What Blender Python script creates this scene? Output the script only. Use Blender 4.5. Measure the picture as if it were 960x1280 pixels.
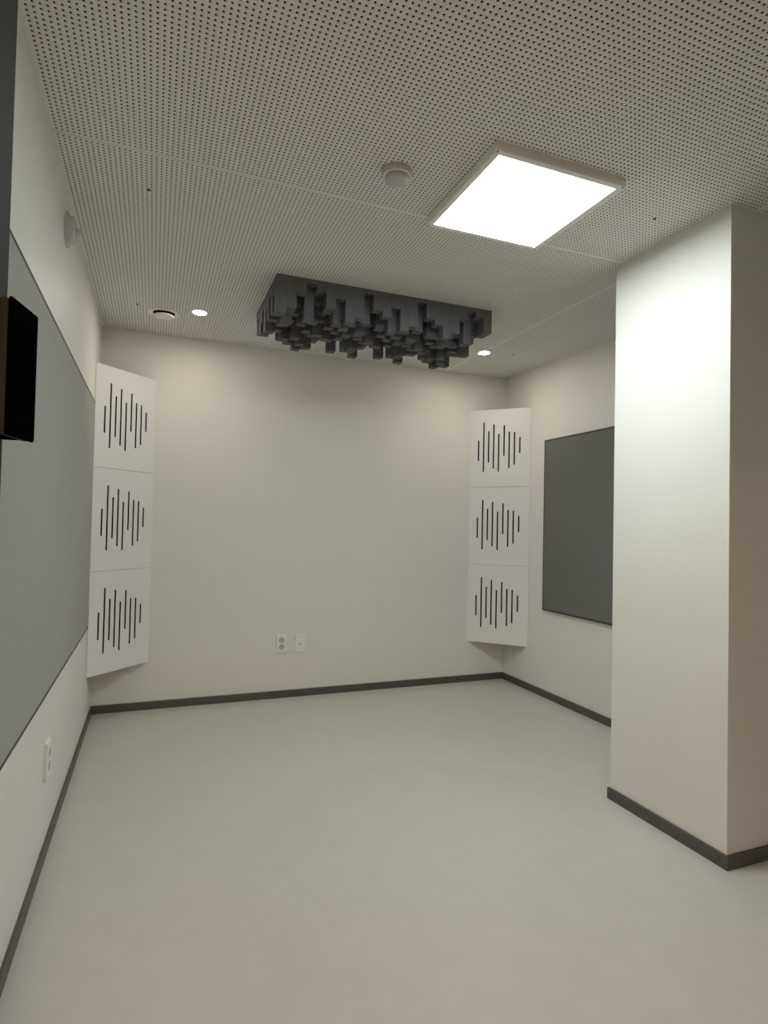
import bpy, bmesh, math, random
import numpy as np
from mathutils import Matrix, Vector

random.seed(7)
scene = bpy.context.scene
for o in list(bpy.data.objects):
    bpy.data.objects.remove(o, do_unlink=True)
C = scene.collection

# ------------------------------------------------------------------ camera
F_PX = 734.2                                   # focal length in pixels of the 960x1280 frame
YAW, PITCH, ROLL = -0.37318, 0.02336, 0.02083
CAM_H = 1.1964
cy, sy = math.cos(YAW), math.sin(YAW)
fwd = Vector((-sy * math.cos(PITCH), cy * math.cos(PITCH), math.sin(PITCH)))
rgt = Vector((cy, sy, 0.0))
upv = rgt.cross(fwd)
r2 = math.cos(ROLL) * rgt + math.sin(ROLL) * upv
u2 = -math.sin(ROLL) * rgt + math.cos(ROLL) * upv
cam = bpy.data.cameras.new('camera')
cam.sensor_fit = 'HORIZONTAL'
cam.sensor_width = 36.0
cam.lens = F_PX / 960 * 36.0
cam.clip_start = 0.02
cam_ob = bpy.data.objects.new('camera', cam)
M = Matrix((r2, u2, -fwd)).transposed().to_4x4()
M.translation = Vector((0, 0, CAM_H))
cam_ob.matrix_world = M
C.objects.link(cam_ob)
scene.camera = cam_ob

# ------------------------------------------------------------------ world, light levels, exposure
world = bpy.data.worlds.new('world')
scene.world = world
world.use_nodes = True
world.node_tree.nodes['Background'].inputs[0].default_value = (0.02, 0.02, 0.02, 1)
world.node_tree.nodes['Background'].inputs[1].default_value = 0.0
PANEL_LIGHT = 21.5          # glow of the luminaire's diffuser
SPOT_LIGHT = 180.0           # emission of the small round downlights
HALL_LIGHT = 105.0           # warm lamp of the corridor behind the doorway
PANEL_COL = (0.925, 1.0, 0.99)
SPOT_COL = (1.0, 0.89, 0.76)
HALL_COL = (1.0, 0.60, 0.33)
vs = scene.view_settings
vs.view_transform = 'Standard'
vs.look = 'None'
vs.gamma = 1.0
vs.use_curve_mapping = False
vs.exposure = 0.42

# ------------------------------------------------------------------ dimensions of the room (metres)
XL, XR, YB, H = -0.3319, 2.6258, 4.0391, 2.3992
PX, PY0, PY1 = 1.9318, 1.518, 2.0906           # pillar: left face, near face, far face
YF = -0.02                                     # front wall (behind the camera)
BH, BT = 0.05, 0.009                           # baseboard

# ------------------------------------------------------------------ materials
def mat(name, col, rough=0.6, spec=0.5, metal=0.0):
    m = bpy.data.materials.new(name)
    m.use_nodes = True
    b = m.node_tree.nodes['Principled BSDF']
    b.inputs['Base Color'].default_value = (*col, 1)
    b.inputs['Roughness'].default_value = rough
    b.inputs['Metallic'].default_value = metal
    b.inputs['Specular IOR Level'].default_value = spec
    return m

def noise_mat(name, c1, c2, scale, rough, bump=0.0, bscale=None, spec=0.5, detail=4.0, bdist=0.002, stretch=(1, 1, 1)):
    m = mat(name, c1, rough, spec)
    nt = m.node_tree
    b = nt.nodes['Principled BSDF']
    tc = nt.nodes.new('ShaderNodeTexCoord')
    mp = nt.nodes.new('ShaderNodeMapping')
    mp.inputs['Scale'].default_value = stretch
    nt.links.new(tc.outputs['Object'], mp.inputs['Vector'])
    n = nt.nodes.new('ShaderNodeTexNoise')
    n.inputs['Scale'].default_value = scale
    n.inputs['Detail'].default_value = detail
    nt.links.new(mp.outputs[0], n.inputs['Vector'])
    r = nt.nodes.new('ShaderNodeValToRGB')
    r.color_ramp.elements[0].position = 0.3
    r.color_ramp.elements[1].position = 0.7
    r.color_ramp.elements[0].color = (*c1, 1)
    r.color_ramp.elements[1].color = (*c2, 1)
    nt.links.new(n.outputs['Fac'], r.inputs[0])
    nt.links.new(r.outputs[0], b.inputs['Base Color'])
    if bump:
        n2 = nt.nodes.new('ShaderNodeTexNoise')
        n2.inputs['Scale'].default_value = bscale or scale
        n2.inputs['Detail'].default_value = 3.0
        nt.links.new(mp.outputs[0], n2.inputs['Vector'])
        bp = nt.nodes.new('ShaderNodeBump')
        bp.inputs['Strength'].default_value = bump
        bp.inputs['Distance'].default_value = bdist
        nt.links.new(n2.outputs['Fac'], bp.inputs['Height'])
        nt.links.new(bp.outputs[0], b.inputs['Normal'])
    return m

def emit_mat(name, col, strength):
    m = bpy.data.materials.new(name)
    m.use_nodes = True
    nt = m.node_tree
    nt.nodes.clear()
    e = nt.nodes.new('ShaderNodeEmission')
    e.inputs[0].default_value = (*col, 1)
    e.inputs[1].default_value = strength
    o = nt.nodes.new('ShaderNodeOutputMaterial')
    nt.links.new(e.outputs[0], o.inputs[0])
    return m

M_WALL = noise_mat('wall_paint', (0.845, 0.842, 0.80), (0.86, 0.857, 0.815), 3.0, 0.5, 0.25, 160.0, 0.35, bdist=0.0012)
M_FLOOR = noise_mat('floor_linoleum', (0.615, 0.598, 0.56), (0.64, 0.623, 0.585), 9.0, 0.38, 0.22, 38.0, 0.4, detail=8.0, bdist=0.002)
M_CEIL = noise_mat('ceiling_gypsum', (0.85, 0.848, 0.81), (0.86, 0.858, 0.82), 4.0, 0.8, spec=0.2)
M_HOLE_SHADE = mat('hole_wall_shade', (0.07, 0.065, 0.055), 0.9, 0.1)  # hole walls coloured dark to deepen the shade inside the perforations
M_FELT = mat('black_felt', (0.012, 0.012, 0.011), 0.95, 0.1)
M_BASE = noise_mat('baseboard_vinyl', (0.085, 0.085, 0.075), (0.10, 0.10, 0.088), 20.0, 0.45)
M_TILE = noise_mat('white_lacquer_board', (0.87, 0.882, 0.885), (0.885, 0.897, 0.90), 30.0, 0.35, 0.05, 200.0)
M_SLOTBACK = mat('slot_backing', (0.015, 0.015, 0.015), 0.9, 0.1)
M_FABRIC = noise_mat('grey_fabric', (0.39, 0.39, 0.365), (0.43, 0.43, 0.405), 90.0, 0.95, 0.5, 420.0, 0.15, bdist=0.001)
M_FABRIC2 = noise_mat('dark_grey_fabric', (0.175, 0.181, 0.169), (0.20, 0.207, 0.194), 90.0, 0.95, 0.5, 420.0, 0.15, bdist=0.001)
M_FRONT = noise_mat('front_wall_darkened', (0.17, 0.165, 0.15), (0.20, 0.195, 0.18), 60.0, 0.95, 0.4, 300.0, 0.1)  # unseen front wall, colour darkened to cut bounce light near the camera
M_EDGE = mat('panel_edge', (0.075, 0.075, 0.068), 0.6, 0.3)
M_FOAM = noise_mat('charcoal_foam', (0.13, 0.133, 0.137), (0.165, 0.168, 0.172), 120.0, 0.85, 0.3, 300.0, 0.25, bdist=0.001)
M_WPLAST = mat('white_plastic', (0.93, 0.925, 0.89), 0.35)
M_GPLAST = mat('pale_grey_plastic', (0.56, 0.57, 0.59), 0.4)
M_RECESS = mat('socket_recess_shade', (0.68, 0.68, 0.65), 0.5)  # plastic greyed to stand for the shadow inside each socket
M_FRAME = mat('white_metal_frame', (0.90, 0.90, 0.87), 0.4)
M_DARKHOLE = mat('socket_hole', (0.02, 0.02, 0.02), 0.7)
M_SCREW = mat('screw_steel', (0.13, 0.12, 0.10), 0.45, metal=0.6)
M_PANEL = emit_mat('luminaire_diffuser', PANEL_COL, PANEL_LIGHT)
M_SPOT = emit_mat('downlight_lens', SPOT_COL, SPOT_LIGHT)
M_HALL = emit_mat('corridor_lens', HALL_COL, HALL_LIGHT)
M_DOOR = noise_mat('door_dark_paint', (0.036, 0.038, 0.034), (0.040, 0.042, 0.038), 20.0, 0.6, spec=0.12)
M_BLACK = mat('black_gloss', (0.0025, 0.0025, 0.0026), 0.7, 0.0)
M_BLACKM = mat('black_matte', (0.0015, 0.0015, 0.0015), 0.7, 0.0)
M_BAND = mat('grey_metal_band', (0.05, 0.055, 0.052), 0.6, 0.1)
M_CLEAR = mat('clear_cover', (0.62, 0.60, 0.60), 0.12)
M_CHROME = mat('chrome', (0.8, 0.8, 0.8), 0.15, metal=1.0)

# ------------------------------------------------------------------ helpers
def link(name, me, m, parent=None):
    o = bpy.data.objects.new(name, me)
    C.objects.link(o)
    if m is not None and len(me.materials) == 0:
        me.materials.append(m)
    if parent is not None:
        o.parent = parent
    return o

def mesh_from_bm(name, bm):
    me = bpy.data.meshes.new(name)
    bmesh.ops.recalc_face_normals(bm, faces=bm.faces)
    bm.to_mesh(me)
    bm.free()
    return me

def add_box(bm, x0, x1, y0, y1, z0, z1):
    v = [bm.verts.new(p) for p in ((x0, y0, z0), (x1, y0, z0), (x1, y1, z0), (x0, y1, z0),
                                   (x0, y0, z1), (x1, y0, z1), (x1, y1, z1), (x0, y1, z1))]
    for f in ((3, 2, 1, 0), (4, 5, 6, 7), (0, 1, 5, 4), (1, 2, 6, 5), (2, 3, 7, 6), (3, 0, 4, 7)):
        bm.faces.new([v[i] for i in f])

def box(name, b, m, parent=None, bevel=0.0, seg=2):
    bm = bmesh.new()
    add_box(bm, *b)
    if bevel:
        bmesh.ops.bevel(bm, geom=list(bm.edges), offset=bevel, segments=seg, profile=0.5, affect='EDGES')
    return link(name, mesh_from_bm(name, bm), m, parent)

def boxes(name, bl, m, parent=None):
    bm = bmesh.new()
    for b in bl:
        add_box(bm, *b)
    return link(name, mesh_from_bm(name, bm), m, parent)

def lathe(name, prof, m, parent=None, seg=40, smooth_deg=35):
    """prof: list of (radius, z); closed with caps where radius is 0."""
    bm = bmesh.new()
    rings = []
    for r, z in prof:
        if r < 1e-6:
            rings.append([bm.verts.new((0, 0, z))])
        else:
            rings.append([bm.verts.new((r * math.cos(2 * math.pi * i / seg), r * math.sin(2 * math.pi * i / seg), z)) for i in range(seg)])
    for a, b in zip(rings, rings[1:]):
        for i in range(seg):
            j = (i + 1) % seg
            if len(a) == 1 and len(b) == 1:
                continue
            if len(a) == 1:
                bm.faces.new((a[0], b[i], b[j]))
            elif len(b) == 1:
                bm.faces.new((a[i], a[j], b[0]))
            else:
                bm.faces.new((a[i], a[j], b[j], b[i]))
    me = mesh_from_bm(name, bm)
    for p in me.polygons:
        p.use_smooth = True
    me.set_sharp_from_angle(angle=math.radians(smooth_deg))
    return link(name, me, m, parent)

def empty(name, loc, label=None, cat=None, group=None, rot=(0, 0, 0)):
    o = bpy.data.objects.new(name, None)
    o.empty_display_size = 0.1
    o.location = loc
    o.rotation_euler = rot
    C.objects.link(o)
    tag(o, label, cat, group)
    return o

def tag(o, label=None, cat=None, group=None, kind=None):
    if label: o['label'] = label
    if cat: o['category'] = cat
    if group: o['group'] = group
    if kind: o['kind'] = kind
    return o

def struct(o, label, cat):
    return tag(o, label, cat, kind='structure')

# ------------------------------------------------------------------ room shell
WT = 0.12
HALL_Y = -2.2
XD0, XD1, HD = -0.42, 0.92, 2.08               # doorway in the front wall
struct(box('floor', (XL - 0.3, XR + WT, HALL_Y, YB + WT, -0.06, 0.0), M_FLOOR), 'pale greige sheet floor with a faint mottled sheen', 'floor')
struct(box('wall_left', (XL - WT, XL, 0.26, YB + WT, 0, H + 0.1), M_WALL), 'off-white painted wall carrying the long fabric panel', 'wall')
struct(box('wall_back', (XL, XR, YB, YB + WT, 0, H + 0.1), M_WALL), 'off-white painted wall between the two slotted tile columns', 'wall')
struct(box('wall_right', (XR, XR + WT, YF, YB + WT, 0, H + 0.1), M_WALL), 'off-white painted wall carrying the dark square fabric panel', 'wall')
struct(box('wall_pillar', (PX, XR, PY0, PY1, 0, H + 0.002), M_WALL), 'off-white painted square pillar standing proud of the wall', 'pillar')
struct(boxes('wall_front', [(XD1, XR, YF - 0.15, YF, 0, H + 0.1), (XD0, XD1, YF - 0.15, YF, HD, H + 0.1),
                            (XD0 - WT, XD0, YF - 0.15, 0.26, 0, H + 0.1), (XD0, XL, YF, 0.26, HD + 0.02, H + 0.1)], M_FRONT),
       'unseen front wall with the doorway opening, greyed to cut bounced light', 'wall')
struct(boxes('wall_corridor', [(XD0 - WT, XD0, HALL_Y, YF - 0.15, 0, H + 0.1), (XD1 + 0.5, XD1 + 0.62, HALL_Y, YF - 0.15, 0, H + 0.1),
                               (XD0 - WT, XD1 + 0.62, HALL_Y - WT, HALL_Y, 0, H + 0.1), (XD0 - WT, XD1 + 0.62, HALL_Y, YF - 0.15, H, H + 0.1)], M_WALL),
       'plain painted corridor walls beyond the doorway', 'wall')

# baseboards (cove strips, slightly rounded top edge)
def strip(name, pts, label):
    """extrude a rounded baseboard profile along a polyline; the wall lies on the left hand side of travel"""
    prof = [(0, 0), (BT, 0), (BT, BH - 0.004), (BT - 0.002, BH - 0.001), (BT - 0.004, BH), (0, BH)]
    bm = bmesh.new()
    n = len(pts)
    rings = []
    for i, p in enumerate(pts):
        p = Vector(p)
        d0 = (p - Vector(pts[i - 1])).normalized() if i > 0 else None
        d1 = (Vector(pts[i + 1]) - p).normalized() if i < n - 1 else None
        nr = lambda d: Vector((d.y, -d.x))
        if d0 is None: off = nr(d1)
        elif d1 is None: off = nr(d0)
        else:
            b = (nr(d0) + nr(d1)).normalized()
            off = b / b.dot(nr(d0))
        rings.append([bm.verts.new((p.x + off.x * a, p.y + off.y * a, z)) for a, z in prof])
    k = len(prof)
    for a, b in zip(rings, rings[1:]):
        for i in range(k):
            bm.faces.new((a[i], a[(i + 1) % k], b[(i + 1) % k], b[i]))
    bm.faces.new(rings[0]); bm.faces.new(rings[-1])
    return struct(link(name, mesh_from_bm(name, bm), M_BASE), label, 'baseboard')

g = 0.0004
strip('baseboard_left', [(XL + g, 0.26), (XL + g, YB - BT - g)], 'dark grey vinyl baseboard along the wall with the long fabric panel')
strip('baseboard_back', [(XL + g, YB - g), (XR - g, YB - g)], 'dark grey vinyl baseboard along the wall with the twin outlets')
strip('baseboard_right', [(XR - g, YB - BT - 2 * g), (XR - g, PY1 + BT + 3 * g)], 'dark grey vinyl baseboard below the dark square fabric panel')
strip('baseboard_pillar', [(XR - g, PY1 + g), (PX - g, PY1 + g), (PX - g, PY0 - g), (XR - g, PY0 - g)], 'dark grey vinyl baseboard wrapped around the pillar foot')
strip('baseboard_front', [(XR - g, YF + g), (XD1 + 0.06, YF + g)], 'dark grey vinyl baseboard beside the doorway')

# ------------------------------------------------------------------ perforated ceiling
PITCH_H, RH = 0.01605, 0.0033

def perforated(name, w, h, margin_x0, margin_y0, depth=0.009):
    """flat sheet in the XY plane facing -Z, pierced by a square grid of round holes; origin at its corner"""
    nx = int((w - margin_x0 - 0.010) / PITCH_H)
    ny = int((h - margin_y0 - 0.004) / PITCH_H)
    margin_x0, margin_y0 = (w - nx * PITCH_H) / 2, (h - ny * PITCH_H) / 2
    p = PITCH_H
    V, Fq, Ft = [], [], []
    gx = margin_x0 + p * np.arange(nx + 1)
    gy = margin_y0 + p * np.arange(ny + 1)
    GX, GY = np.meshgrid(gx, gy, indexing='ij')
    corner = np.stack([GX.ravel(), GY.ravel(), np.zeros(GX.size)], 1)
    V.append(corner)
    cid = lambda i, j: i * (ny + 1) + j
    I, J = np.meshgrid(np.arange(nx), np.arange(ny), indexing='ij')
    I = I.ravel(); J = J.ravel()
    A, B, Cc, D = cid(I, J), cid(I + 1, J), cid(I + 1, J + 1), cid(I, J + 1)
    cx = gx[I] + p / 2; cyy = gy[J] + p / 2
    ang = np.radians(22.5 + 45 * np.arange(8))      # 0: right-upper ... counter-clockwise
    ring = np.stack([cx[:, None] + RH * np.cos(ang), cyy[:, None] + RH * np.sin(ang), np.zeros((len(cx), 8))], 2).reshape(-1, 3)
    r0 = corner.shape[0]
    V.append(ring)
    ring_up = ring.copy(); ring_up[:, 2] = depth
    u0 = r0 + ring.shape[0]
    V.append(ring_up)
    R = lambda k: r0 + np.arange(len(cx)) * 8 + k
    U = lambda k: u0 + np.arange(len(cx)) * 8 + k
    # ring angles: k=7 (-22.5) & 0 (22.5): right side; 1,2: top; 3,4: left; 5,6: bottom
    Fq += [np.stack(t, 1) for t in ((B, Cc, R(0), R(7)), (Cc, D, R(2), R(1)), (D, A, R(4), R(3)), (A, B, R(6), R(5)))]
    Ft += [np.stack(t, 1) for t in ((Cc, R(1), R(0)), (D, R(3), R(2)), (A, R(5), R(4)), (B, R(7), R(6)))]
    for k in range(8):
        k2 = (k + 1) % 8
        Fq.append(np.stack((R(k), R(k2), U(k2), U(k)), 1))
    nV = u0 + ring_up.shape[0]
    x1, y1 = gx[-1], gy[-1]
    bord = np.array([(0, 0, 0), (w, 0, 0), (w, gy[0], 0), (0, gy[0], 0), (0, y1, 0), (w, y1, 0), (w, h, 0), (0, h, 0),
                     (gx[0], gy[0], 0), (gx[0], y1, 0), (x1, gy[0], 0), (x1, y1, 0),
                     (0, 0, depth), (w, 0, depth), (w, h, depth), (0, h, depth)], float)
    V.append(bord)
    b = nV
    Fq.append(np.array([(b, b + 1, b + 2, b + 3), (b + 4, b + 5, b + 6, b + 7), (b + 3, b + 8, b + 9, b + 4), (b + 10, b + 2, b + 5, b + 11),
                        (b, b + 12, b + 13, b + 1), (b + 1, b + 13, b + 14, b + 6), (b + 6, b + 14, b + 15, b + 7), (b + 7, b + 15, b + 12, b)]))
    V = np.concatenate(V); Fq = np.concatenate(Fq)[:, ::-1]; Ft = np.concatenate(Ft)[:, ::-1]
    me = bpy.data.meshes.new(name)
    me.vertices.add(len(V)); me.vertices.foreach_set('co', V.ravel())
    nl = len(Fq) * 4 + len(Ft) * 3
    me.loops.add(nl)
    me.loops.foreach_set('vertex_index', np.concatenate([Fq.ravel(), Ft.ravel()]).astype(np.int32))
    me.polygons.add(len(Fq) + len(Ft))
    starts = np.concatenate([np.arange(len(Fq)) * 4, len(Fq) * 4 + np.arange(len(Ft)) * 3]).astype(np.int32)
    me.polygons.foreach_set('loop_start', starts)
    mi = np.zeros(len(Fq) + len(Ft), np.int32)
    ncell = nx * ny
    mi[4 * ncell:12 * ncell] = 1                    # walls of the holes: dark colour stands in for the shade inside
    me.polygons.foreach_set('material_index', mi)
    me.update(calc_edges=True)
    me.materials.append(M_CEIL); me.materials.append(M_HOLE_SHADE)
    return me

ceil = struct(box('ceiling', (XL - 0.3, XR + WT, YF - 0.02, YB + WT, H + 0.0092, H + 0.1), M_FELT), 'off-white perforated plasterboard ceiling', 'ceiling')
SEAM_X, SEAM_Y = 2.064, 2.052
sheets = {}
for (x0, x1) in ((XL, SEAM_X), (SEAM_X, XR)):
    for (y0, y1) in ((YF, SEAM_Y), (SEAM_Y, YB)):
        w, h = x1 - x0 - 0.0012, y1 - y0 - 0.0012
        me = perforated('ceiling_panel', w, h, 0.009, 0.004)
        o = link('ceiling_panel', me, M_CEIL, ceil)
        o.location = (x0 + 0.0006, y0 + 0.0006, H)
box('soffit', (XL - 0.12, XL, YF, 0.26, H, H + 0.009), M_CEIL, ceil)

# ------------------------------------------------------------------ acoustic corner tiles
SLOTS = [(.152, .395, .663), (.237, .163, .806), (.320, .277, .688), (.402, .191, .766), (.486, .316, .808),
         (.573, .208, .605), (.657, .293, .765), (.742, .300, .724), (.829, .367, .575)]

def tile_mesh(w, h, t=0.015, sw=0.0108):
    """board lying in XZ, front towards -Y at y=0, back mitred at 45 degrees; nine slots cut through"""
    bm = bmesh.new()
    c = 0.0016
    vert = lambda x, y, z: bm.verts.new((x, y, z))
    def quad(a, b, cc, d):
        bm.faces.new([vert(*p) for p in (a, b, cc, d)])
    x0, x1, z0, z1 = c, w - c, c, h - c
    xs = x0
    for fx, ft, fb in SLOTS:
        a, b = fx * w - sw / 2, fx * w + sw / 2
        zt, zb = h - ft * h, h - fb * h
        quad((xs, 0, z0), (a, 0, z0), (a, 0, z1), (xs, 0, z1))
        # rounded slot ends: small arcs of four steps
        n = 4
        top = [(fx * w + sw / 2 * math.cos(math.pi * i / n), zt - sw / 2 + sw / 2 * math.sin(math.pi * i / n)) for i in range(n + 1)]
        bot = [(fx * w + sw / 2 * math.cos(math.pi + math.pi * i / n), zb + sw / 2 + sw / 2 * math.sin(math.pi + math.pi * i / n)) for i in range(n + 1)]
        bm.faces.new([vert(x, 0, z) for x, z in ([(b, z1), (a, z1)] + top[::-1])][::-1])
        bm.faces.new([vert(x, 0, z) for x, z in ([(a, z0), (b, z0)] + bot[::-1])][::-1])
        loop = top + bot
        for p, q in zip(loop, loop[1:] + loop[:1]):
            quad((p[0], 0, p[1]), (q[0], 0, q[1]), (q[0], t, q[1]), (p[0], t, p[1]))
            bm.faces.ensure_lookup_table(); bm.faces[-1].material_index = 1
        xs = b
    quad((xs, 0, z0), (x1, 0, z0), (x1, 0, z1), (xs, 0, z1))
    # chamfer and sides (mitred so the board ends meet the two walls)
    fr = [(x0, 0, z0), (x1, 0, z0), (x1, 0, z1), (x0, 0, z1)]
    ch = [(0 + c, c, 0), (w - c, c, 0), (w - c, c, h), (0 + c, c, h)]
    bk = [(t, t, 0), (w - t, t, 0), (w - t, t, h), (t, t, h)]
    for A, B in ((fr, ch), (ch, bk)):
        for i in range(4):
            j = (i + 1) % 4
            quad(A[i], A[j], B[j], B[i])
    bmesh.ops.remove_doubles(bm, verts=bm.verts, dist=1e-6)
    me = mesh_from_bm('board', bm)
    me.materials.append(M_TILE); me.materials.append(M_SLOTBACK)
    return me

def corner_column(p0, p1, z0, words, group):
    """three boards from wall point p0 (left end) to p1 (right end)"""
    d = Vector(p1) - Vector(p0)
    ang = math.atan2(d.y, d.x)
    w = d.length - 0.004
    start = Vector(p0) + d.normalized() * 0.002
    hh = 0.6
    me = tile_mesh(w, hh - 0.0016)
    bmb = bmesh.new()
    add_box(bmb, 0.02, w - 0.02, 0.0152, 0.019, 0.02, hh - 0.03)
    meb = mesh_from_bm('slot_backing', bmb)
    for k in range(3):
        e = empty('acoustic_tile', (start.x, start.y, z0 + hh * k + 0.0008), words[k], 'acoustic tile', group, (0, 0, ang))
        link('board', me, M_TILE, e)
        link('slot_backing', meb, M_SLOTBACK, e)

DL, DR = 0.3259, 0.3353
corner_column((XL, YB - DL), (XL + DL, YB), 0.2996,
              ['lowest white slotted tile across the corner by the long light grey fabric panel',
               'middle white slotted tile across the corner by the long light grey fabric panel',
               'topmost white slotted tile across the corner by the long light grey fabric panel'], 'slotted tiles in the corner by the long panel')
corner_column((XR - DR, YB), (XR, YB - DR), 0.3130,
              ['lowest white slotted tile across the corner by the dark square fabric panel',
               'middle white slotted tile across the corner by the dark square fabric panel',
               'topmost white slotted tile across the corner by the dark square fabric panel'], 'slotted tiles in the corner by the square panel')

# ------------------------------------------------------------------ fabric wall panels
def wall_panel(name, label, side, y0, y1, z0, z1, fabric, t=0.022):
    e = empty(name, (XL if side < 0 else XR, (y0 + y1) / 2, z0), label, 'wall panel')
    w, h = y1 - y0, z1 - z0
    s = -side                                      # direction away from the wall
    fr = 0.011
    def bx(a, b): return (min(a, b), max(a, b))
    def P(nm, x0, x1, ya, yb, za, zb, m, bev):
        X = bx(s * x0, s * x1)
        return box(nm, (X[0], X[1], ya, yb, za, zb), m, e, bev)
    P('fabric_face', 0.001, t + 0.001, -w / 2 + fr, w / 2 - fr, fr, h - fr, fabric, 0.003)
    P('edge_strip', 0.0005, t, -w / 2, w / 2, 0, fr, M_EDGE, 0.001)
    P('edge_strip', 0.0005, t, -w / 2, w / 2, h - fr, h, M_EDGE, 0.001)
    P('edge_strip', 0.0005, t, -w / 2, -w / 2 + fr, fr, h - fr, M_EDGE, 0.001)
    P('edge_strip', 0.0005, t, w / 2 - fr, w / 2, fr, h - fr, M_EDGE, 0.001)
    return e

wall_panel('fabric_panel', 'long light grey fabric acoustic panel with thin dark edge', -1, 1.15, 3.55, 0.610, 1.838, M_FABRIC, t=0.018)
wall_panel('fabric_panel', 'dark grey fabric acoustic panel with dark edge next to the pillar', 1, 2.30, 3.512, 0.618, 1.835, M_FABRIC2, t=0.020)

# ------------------------------------------------------------------ skyline diffuser on the ceiling
CELL = 0.0498
L = [0.012, 0.040, 0.065, 0.092, 0.118, 0.148, 0.178]
A_ROWS = [[6, 5, 2, 0, 1, 4],
          [2, 5, 1, 6, 1, 4],
          [5, 6, 3, 4, 2, 0],
          [1, 6, 4, 2, 5, 3],
          [5, 3, 1, 5, 2, 4],
          [2, 5, 4, 1, 3, 6]]
B_ROWS = [[2, 6, 5, 0, 3, 4],
          [6, 3, 4, 5, 1, 1],
          [4, 6, 5, 2, 0, 5],
          [1, 4, 2, 6, 4, 3],
          [5, 2, 6, 3, 5, 1],
          [3, 5, 1, 4, 2, 6]]
def rot180(R): return [r[::-1] for r in R[::-1]]
DX0, DY0 = 0.517, 2.796
dif = empty('skyline_diffuser', (DX0 + 12 * CELL, DY0 + 6 * CELL, H), 'charcoal foam diffuser of hanging square blocks under the perforated ceiling', 'diffuser')
block_me = {}
for k, ln in enumerate(L):
    bm = bmesh.new()
    q = CELL / 2 - 0.0005
    add_box(bm, -q, q, -q, q, -ln - 0.010, -0.0101)
    bmesh.ops.bevel(bm, geom=[e for e in bm.edges if all(v.co.z < -0.011 for v in e.verts)], offset=0.0012, segments=1, affect='EDGES')
    block_me[k] = mesh_from_bm('block', bm)
    block_me[k].materials.append(M_FOAM)
for mj in range(2):
    for mi in range(4):
        R = (A_ROWS if mi in (0, 3) else B_ROWS)
        if mj == 1:
            R = rot180(B_ROWS if mi in (0, 3) else A_ROWS)
        ox, oy = (mi * 6 - 12) * CELL, (mj * 6 - 6) * CELL
        base = box('diffuser_module', (ox + 0.0006, ox + 6 * CELL - 0.0006, oy + 0.0006, oy + 6 * CELL - 0.0006, -0.010, -0.0005), M_FOAM, dif)
        for j in range(6):
            for i in range(6):
                b = bpy.data.objects.new('block', block_me[R[j][i]])
                C.objects.link(b)
                b.parent = base
                b.location = (ox + (i + .5) * CELL, oy + (j + .5) * CELL, 0)

# ------------------------------------------------------------------ square ceiling luminaire
LX0, LX1, LY0, LY1, LT = 0.957, 1.470, 1.550, 2.060, 0.030
lum = empty('ceiling_light', ((LX0 + LX1) / 2, (LY0 + LY1) / 2, H), 'square white flat luminaire glowing on the perforated ceiling', 'ceiling light')
lw, lh = (LX1 - LX0) / 2, (LY1 - LY0) / 2
fm = 0.025
def frame_mesh():
    bm = bmesh.new()
    prof = [(0, -0.0004), (0, -LT + 0.002), (0.002, -LT), (fm - 0.004, -LT), (fm - 0.001, -LT + 0.001), (fm, -LT + 0.003), (fm, -0.0004)]
    rings = []
    for sx, syy in ((-1, -1), (1, -1), (1, 1), (-1, 1)):
        rings.append([bm.verts.new((sx * (lw - a), syy * (lh - a), z)) for a, z in prof])
    for i in range(4):
        a, b = rings[i], rings[(i + 1) % 4]
        for k in range(len(prof)):
            k2 = (k + 1) % len(prof)
            bm.faces.new((a[k], a[k2], b[k2], b[k]))
    return mesh_from_bm('frame', bm)
fr_o = link('frame', frame_mesh(), M_FRAME, lum)
box('diffuser', (-lw + fm, lw - fm, -lh + fm, lh - fm, -LT + 0.0012, -LT + 0.010), M_PANEL, lum)
for sx in (-1, 1):
    for syy in (-1, 1):
        s = lathe('screw', [(0, -0.0016), (0.0022, -0.0014), (0.0034, 0.0), (0.0, 0.0)], M_SCREW, fr_o, 14)
        s.location = (sx * (lw - 0.008), syy * (lh - 0.008), -LT)

# ------------------------------------------------------------------ smoke detector
sd = empty('smoke_detector', (0.735, 1.822, H), 'round pale grey smoke detector next to the square luminaire', 'smoke detector')
lathe('base', [(0, -0.0004), (0.052, -0.0004), (0.052, -0.013), (0.049, -0.018), (0.046, -0.019), (0, -0.019)], M_GPLAST, sd, 48)
lathe('dome', [(0, -0.0192), (0.040, -0.0192), (0.041, -0.029), (0.039, -0.034), (0.033, -0.0385), (0.018, -0.041), (0, -0.0415)], M_GPLAST, sd, 48)
lathe('groove_ring', [(0.0415, -0.0192), (0.048, -0.0192), (0.047, -0.0215), (0.043, -0.0225), (0.0415, -0.0215)], M_WPLAST, sd, 48)

# ------------------------------------------------------------------ round air vent
av = empty('air_vent', (0.022, 3.612, H), 'round white disc air vent beside a downlight', 'air vent')
lathe('ring', [(0.060, -0.0004), (0.086, -0.0004), (0.086, -0.003), (0.078, -0.006), (0.064, -0.005), (0.060, -0.002), (0.060, -0.0004)], M_WPLAST, av, 48)
lathe('throat', [(0, -0.0004), (0.0598, -0.0004), (0.0598, -0.0012), (0, -0.0012)], M_FELT, av, 48)
lathe('disc', [(0, -0.013), (0.050, -0.013), (0.055, -0.015), (0.056, -0.019), (0.052, -0.0225), (0.03, -0.0245), (0, -0.025)], M_WPLAST, av, 48)
lathe('stem', [(0, -0.0013), (0.006, -0.0013), (0.006, -0.0129), (0, -0.0129)], M_SCREW, av, 12)

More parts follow.
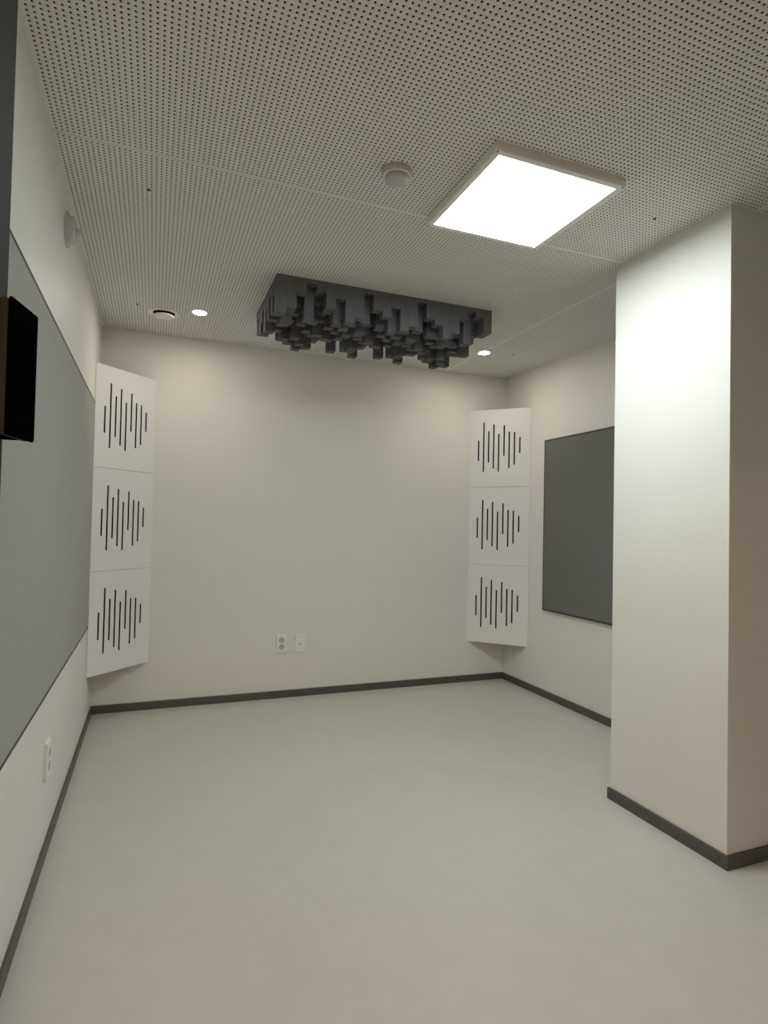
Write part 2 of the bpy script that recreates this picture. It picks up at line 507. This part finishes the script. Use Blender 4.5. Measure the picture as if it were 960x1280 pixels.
# ------------------------------------------------------------------ downlights
def downlight(x, y, label, lens, group, r=0.037):
    e = empty('downlight', (x, y, H), label, 'downlight', group)
    lathe('trim_ring', [(r, -0.0004), (r + 0.009, -0.0004), (r + 0.009, -0.002), (r + 0.004, -0.004), (r, -0.003), (r, -0.0004)], M_WPLAST, e, 40)
    lathe('lens', [(0, -0.0006), (r - 0.0005, -0.0006), (r - 0.001, -0.0028), (r * .6, -0.0042), (0, -0.0046)], lens, e, 40)
downlight(0.212, 3.510, 'small glowing round downlight beside the round air vent', M_SPOT, 'recessed downlights')
downlight(2.082, 3.490, 'small glowing round downlight beyond the hanging block diffuser', M_SPOT, 'recessed downlights')

# warm round light of the corridor behind the doorway
e = empty('corridor_light', (0.0, -1.0, H), 'warm round ceiling light in the corridor beyond the doorway', 'ceiling light')
lathe('trim_ring', [(0.12, -0.0004), (0.13, -0.0004), (0.13, -0.012), (0.12, -0.012), (0.12, -0.0004)], M_WPLAST, e, 40)
lathe('lens', [(0, -0.0006), (0.1195, -0.0006), (0.1195, -0.010), (0.08, -0.016), (0, -0.018)], M_HALL, e, 40)

# ------------------------------------------------------------------ tiny screws under the ceiling
for x, y, lab in ((-0.050, 2.282, 'tiny dark screw in the ceiling near the round wall alarm'),
                  (-0.117, 3.521, 'tiny dark screw in the ceiling beside the round air vent'),
                  (1.760, 1.707, 'tiny dark screw in the ceiling between the luminaire and the pillar'),
                  (2.279, 3.441, 'tiny dark screw in the ceiling near the downlight beyond the block diffuser')):
    o = lathe('ceiling_screw', [(0, -0.0002), (0.0065, -0.0002), (0.0062, -0.0022), (0.0042, -0.0042), (0, -0.005)], M_SCREW, None, 14)
    o.location = (x, y, H)
    tag(o, lab, 'screw', 'ceiling screws')

# ------------------------------------------------------------------ round alarm on the wall
al = empty('wall_alarm', (XL, 2.440, 2.268), 'round pale alarm with glossy cover high above the long fabric panel', 'alarm', rot=(0, math.radians(90), 0))
lathe('base_plate', [(0, 0.0004), (0.062, 0.0004), (0.062, 0.008), (0.058, 0.010), (0, 0.010)], M_CLEAR, al, 48)
lathe('cover', [(0, 0.0102), (0.050, 0.0102), (0.050, 0.022), (0.046, 0.028), (0.036, 0.031), (0, 0.032)], M_CLEAR, al, 48)
lathe('knob', [(0, 0.0322), (0.010, 0.0322), (0.010, 0.044), (0.007, 0.047), (0, 0.047)], M_CLEAR, al, 24)
for a in (200, 340):
    s = lathe('screw', [(0, 0.0), (0.004, 0.0), (0.003, 0.002), (0, 0.0026)], M_CHROME, al, 14)
    s.location = (0.055 * math.cos(math.radians(a)), 0.055 * math.sin(math.radians(a)), 0.0101)

# ------------------------------------------------------------------ wall outlets
def plate_with_holes(w, h, t, holes, r):
    """wall plate in XZ with front at y=-t; holes = list of z centres, pierced by round recesses"""
    bm = bmesh.new()
    N = 24
    c = 0.002
    x0, x1, z0, z1 = -w / 2 + c, w / 2 - c, c, h - c
    q = lambda *p: bm.faces.new([bm.verts.new(a) for a in p])
    if holes:
        half = r + 0.004
        zs = z0
        for zc in sorted(holes):
            q((x0, -t, zs), (x1, -t, zs), (x1, -t, zc - half), (x0, -t, zc - half))
            q((x0, -t, zc - half), (-half, -t, zc - half), (-half, -t, zc + half), (x0, -t, zc + half))
            q((half, -t, zc - half), (x1, -t, zc - half), (x1, -t, zc + half), (half, -t, zc + half))
            for i in range(N):
                a, b = 2 * math.pi * i / N, 2 * math.pi * (i + 1) / N
                def sq(an):
                    m_ = half / max(abs(math.cos(an)), abs(math.sin(an)))
                    return (m_ * math.cos(an), -t, zc + m_ * math.sin(an))
                ci = lambda an, y, rr=r: (rr * math.cos(an), y, zc + rr * math.sin(an))
                q(sq(a), sq(b), ci(b, -t), ci(a, -t))
                for fc in (q(ci(a, -t), ci(b, -t), ci(b, -0.0015), ci(a, -0.0015)), q(ci(a, -0.0015), ci(b, -0.0015), (0, -0.0015, zc))):
                    fc.material_index = 1
            zs = zc + half
        q((x0, -t, zs), (x1, -t, zs), (x1, -t, z1), (x0, -t, z1))
    else:
        q((x0, -t, z0), (x1, -t, z0), (x1, -t, z1), (x0, -t, z1))
    A = [(x0, -t, z0), (x1, -t, z0), (x1, -t, z1), (x0, -t, z1)]
    B = [(-w / 2, -t + c, 0), (w / 2, -t + c, 0), (w / 2, -t + c, h), (-w / 2, -t + c, h)]
    D = [(-w / 2, -0.0004, 0), (w / 2, -0.0004, 0), (w / 2, -0.0004, h), (-w / 2, -0.0004, h)]
    for P, Q in ((A, B), (B, D)):
        for i in range(4):
            j = (i + 1) % 4
            q(P[i], P[j], Q[j], Q[i])
    q(*D[::-1])
    bmesh.ops.remove_doubles(bm, verts=bm.verts, dist=1e-6)
    me = mesh_from_bm('plate', bm)
    me.materials.append(M_WPLAST); me.materials.append(M_RECESS)
    return me

def outlet(loc, rz, label, w=0.072, h=0.124):
    e = empty('wall_outlet', loc, label, 'outlet', rot=(0, 0, rz))
    zc = [h / 2 - 0.0235, h / 2 + 0.0235]
    link('plate', plate_with_holes(w, h, 0.013, zc, 0.0195), M_WPLAST, e)
    for z in zc:
        for s in (-1, 1):
            p = lathe('pin_hole', [(0, 0), (0.0026, 0), (0.0026, 0.0006), (0, 0.0006)], M_DARKHOLE, e, 12)
            p.rotation_euler = (math.radians(90), 0, 0)
            p.location = (s * 0.0095, -0.0016, z)
    return e
outlet((0.8415, YB, 0.309), 0, 'white plate with two round power sockets beside the blank plate')
outlet((XL, 2.372, 0.284), math.radians(90), 'white double power socket low on the wall under the long fabric panel', h=0.130)
bp = empty('blank_plate', (0.972, YB, 0.306), 'white blank wall plate with a small centre hole beside the power sockets', 'wall plate')
link('plate', plate_with_holes(0.074, 0.124, 0.010, [], 0), M_WPLAST, bp)
cp = lathe('centre_cap', [(0.0028, 0.0), (0.007, 0.0), (0.007, 0.0015), (0.0028, 0.0008), (0.0028, 0.0)], M_GPLAST, bp, 20)
cp.rotation_euler = (math.radians(90), 0, 0); cp.location = (0, -0.0101, 0.058)
ch_ = lathe('cable_hole', [(0, 0), (0.0027, 0), (0.0027, 0.0004), (0, 0.0004)], M_DARKHOLE, bp, 14)
ch_.rotation_euler = (math.radians(90), 0, 0); ch_.location = (0, -0.0101, 0.058)

# ------------------------------------------------------------------ open door with digital lock
DE = Vector((-0.168, 0.807))                   # free edge of the open leaf (room face)
DD = Vector((0.21, 0.977)).normalized()        # from hinge to free edge
ANG = math.atan2(DD.y, DD.x)
DLEN, DTH, DHT = 0.80, 0.040, 2.06
door = empty('door_1', (DE.x, DE.y, 0.0), rot=(0, 0, ANG))
struct(door, 'dark grey door leaf standing open against the wall', 'door')
# local axes: +x towards the free edge, -y away from the wall (room side)
box('door_leaf', (-DLEN, 0, 0.0002, DTH, 0.008, DHT), M_DOOR, door, 0.0015)
LW, LZ0, LZ1 = 0.067, 1.286, 1.437
lock = box('door_lock', (-LW + 0.001, -0.001, -0.0205, -0.0001, LZ0 + 0.002, LZ1 - 0.002), M_BLACKM, door, 0.002)
lock['label'] = 'black digital door lock body with grey metal band'
box('metal_band', (-LW, 0, -0.0295, -0.0206, LZ0 + 0.001, LZ1 - 0.001), M_BAND, lock, 0.003, 3)
box('front_cover', (-LW, 0, -0.0345, -0.0296, LZ0, LZ1), M_BLACK, lock, 0.0024, 3)
box('battery_cover', (-LW + 0.014, -0.012, -0.0352, -0.0346, LZ0 + 0.072, LZ1 - 0.040), M_BLACKM, lock, 0.0002)
box('thumb_turn_plate', (-LW + 0.014, -0.012, -0.0352, -0.0346, LZ0 + 0.034, LZ0 + 0.070), M_BLACKM, lock, 0.0002)
for z in (0.25, 1.05, 1.85):
    hn = lathe('hinge', [(0, 0), (0.007, 0), (0.007, 0.1), (0, 0.1)], M_SCREW, door, 16)
    hn.location = (-DLEN + 0.002, -0.008, z)
# frame of the doorway
struct(boxes('trim_1', [(XD1, XD1 + 0.05, YF + 0.0003, YF + 0.013, 0, HD + 0.05), (XD0 + 0.03, XD1, YF + 0.0003, YF + 0.013, HD, HD + 0.05)], M_DOOR),
       'dark grey door frame around the doorway', 'door frame')
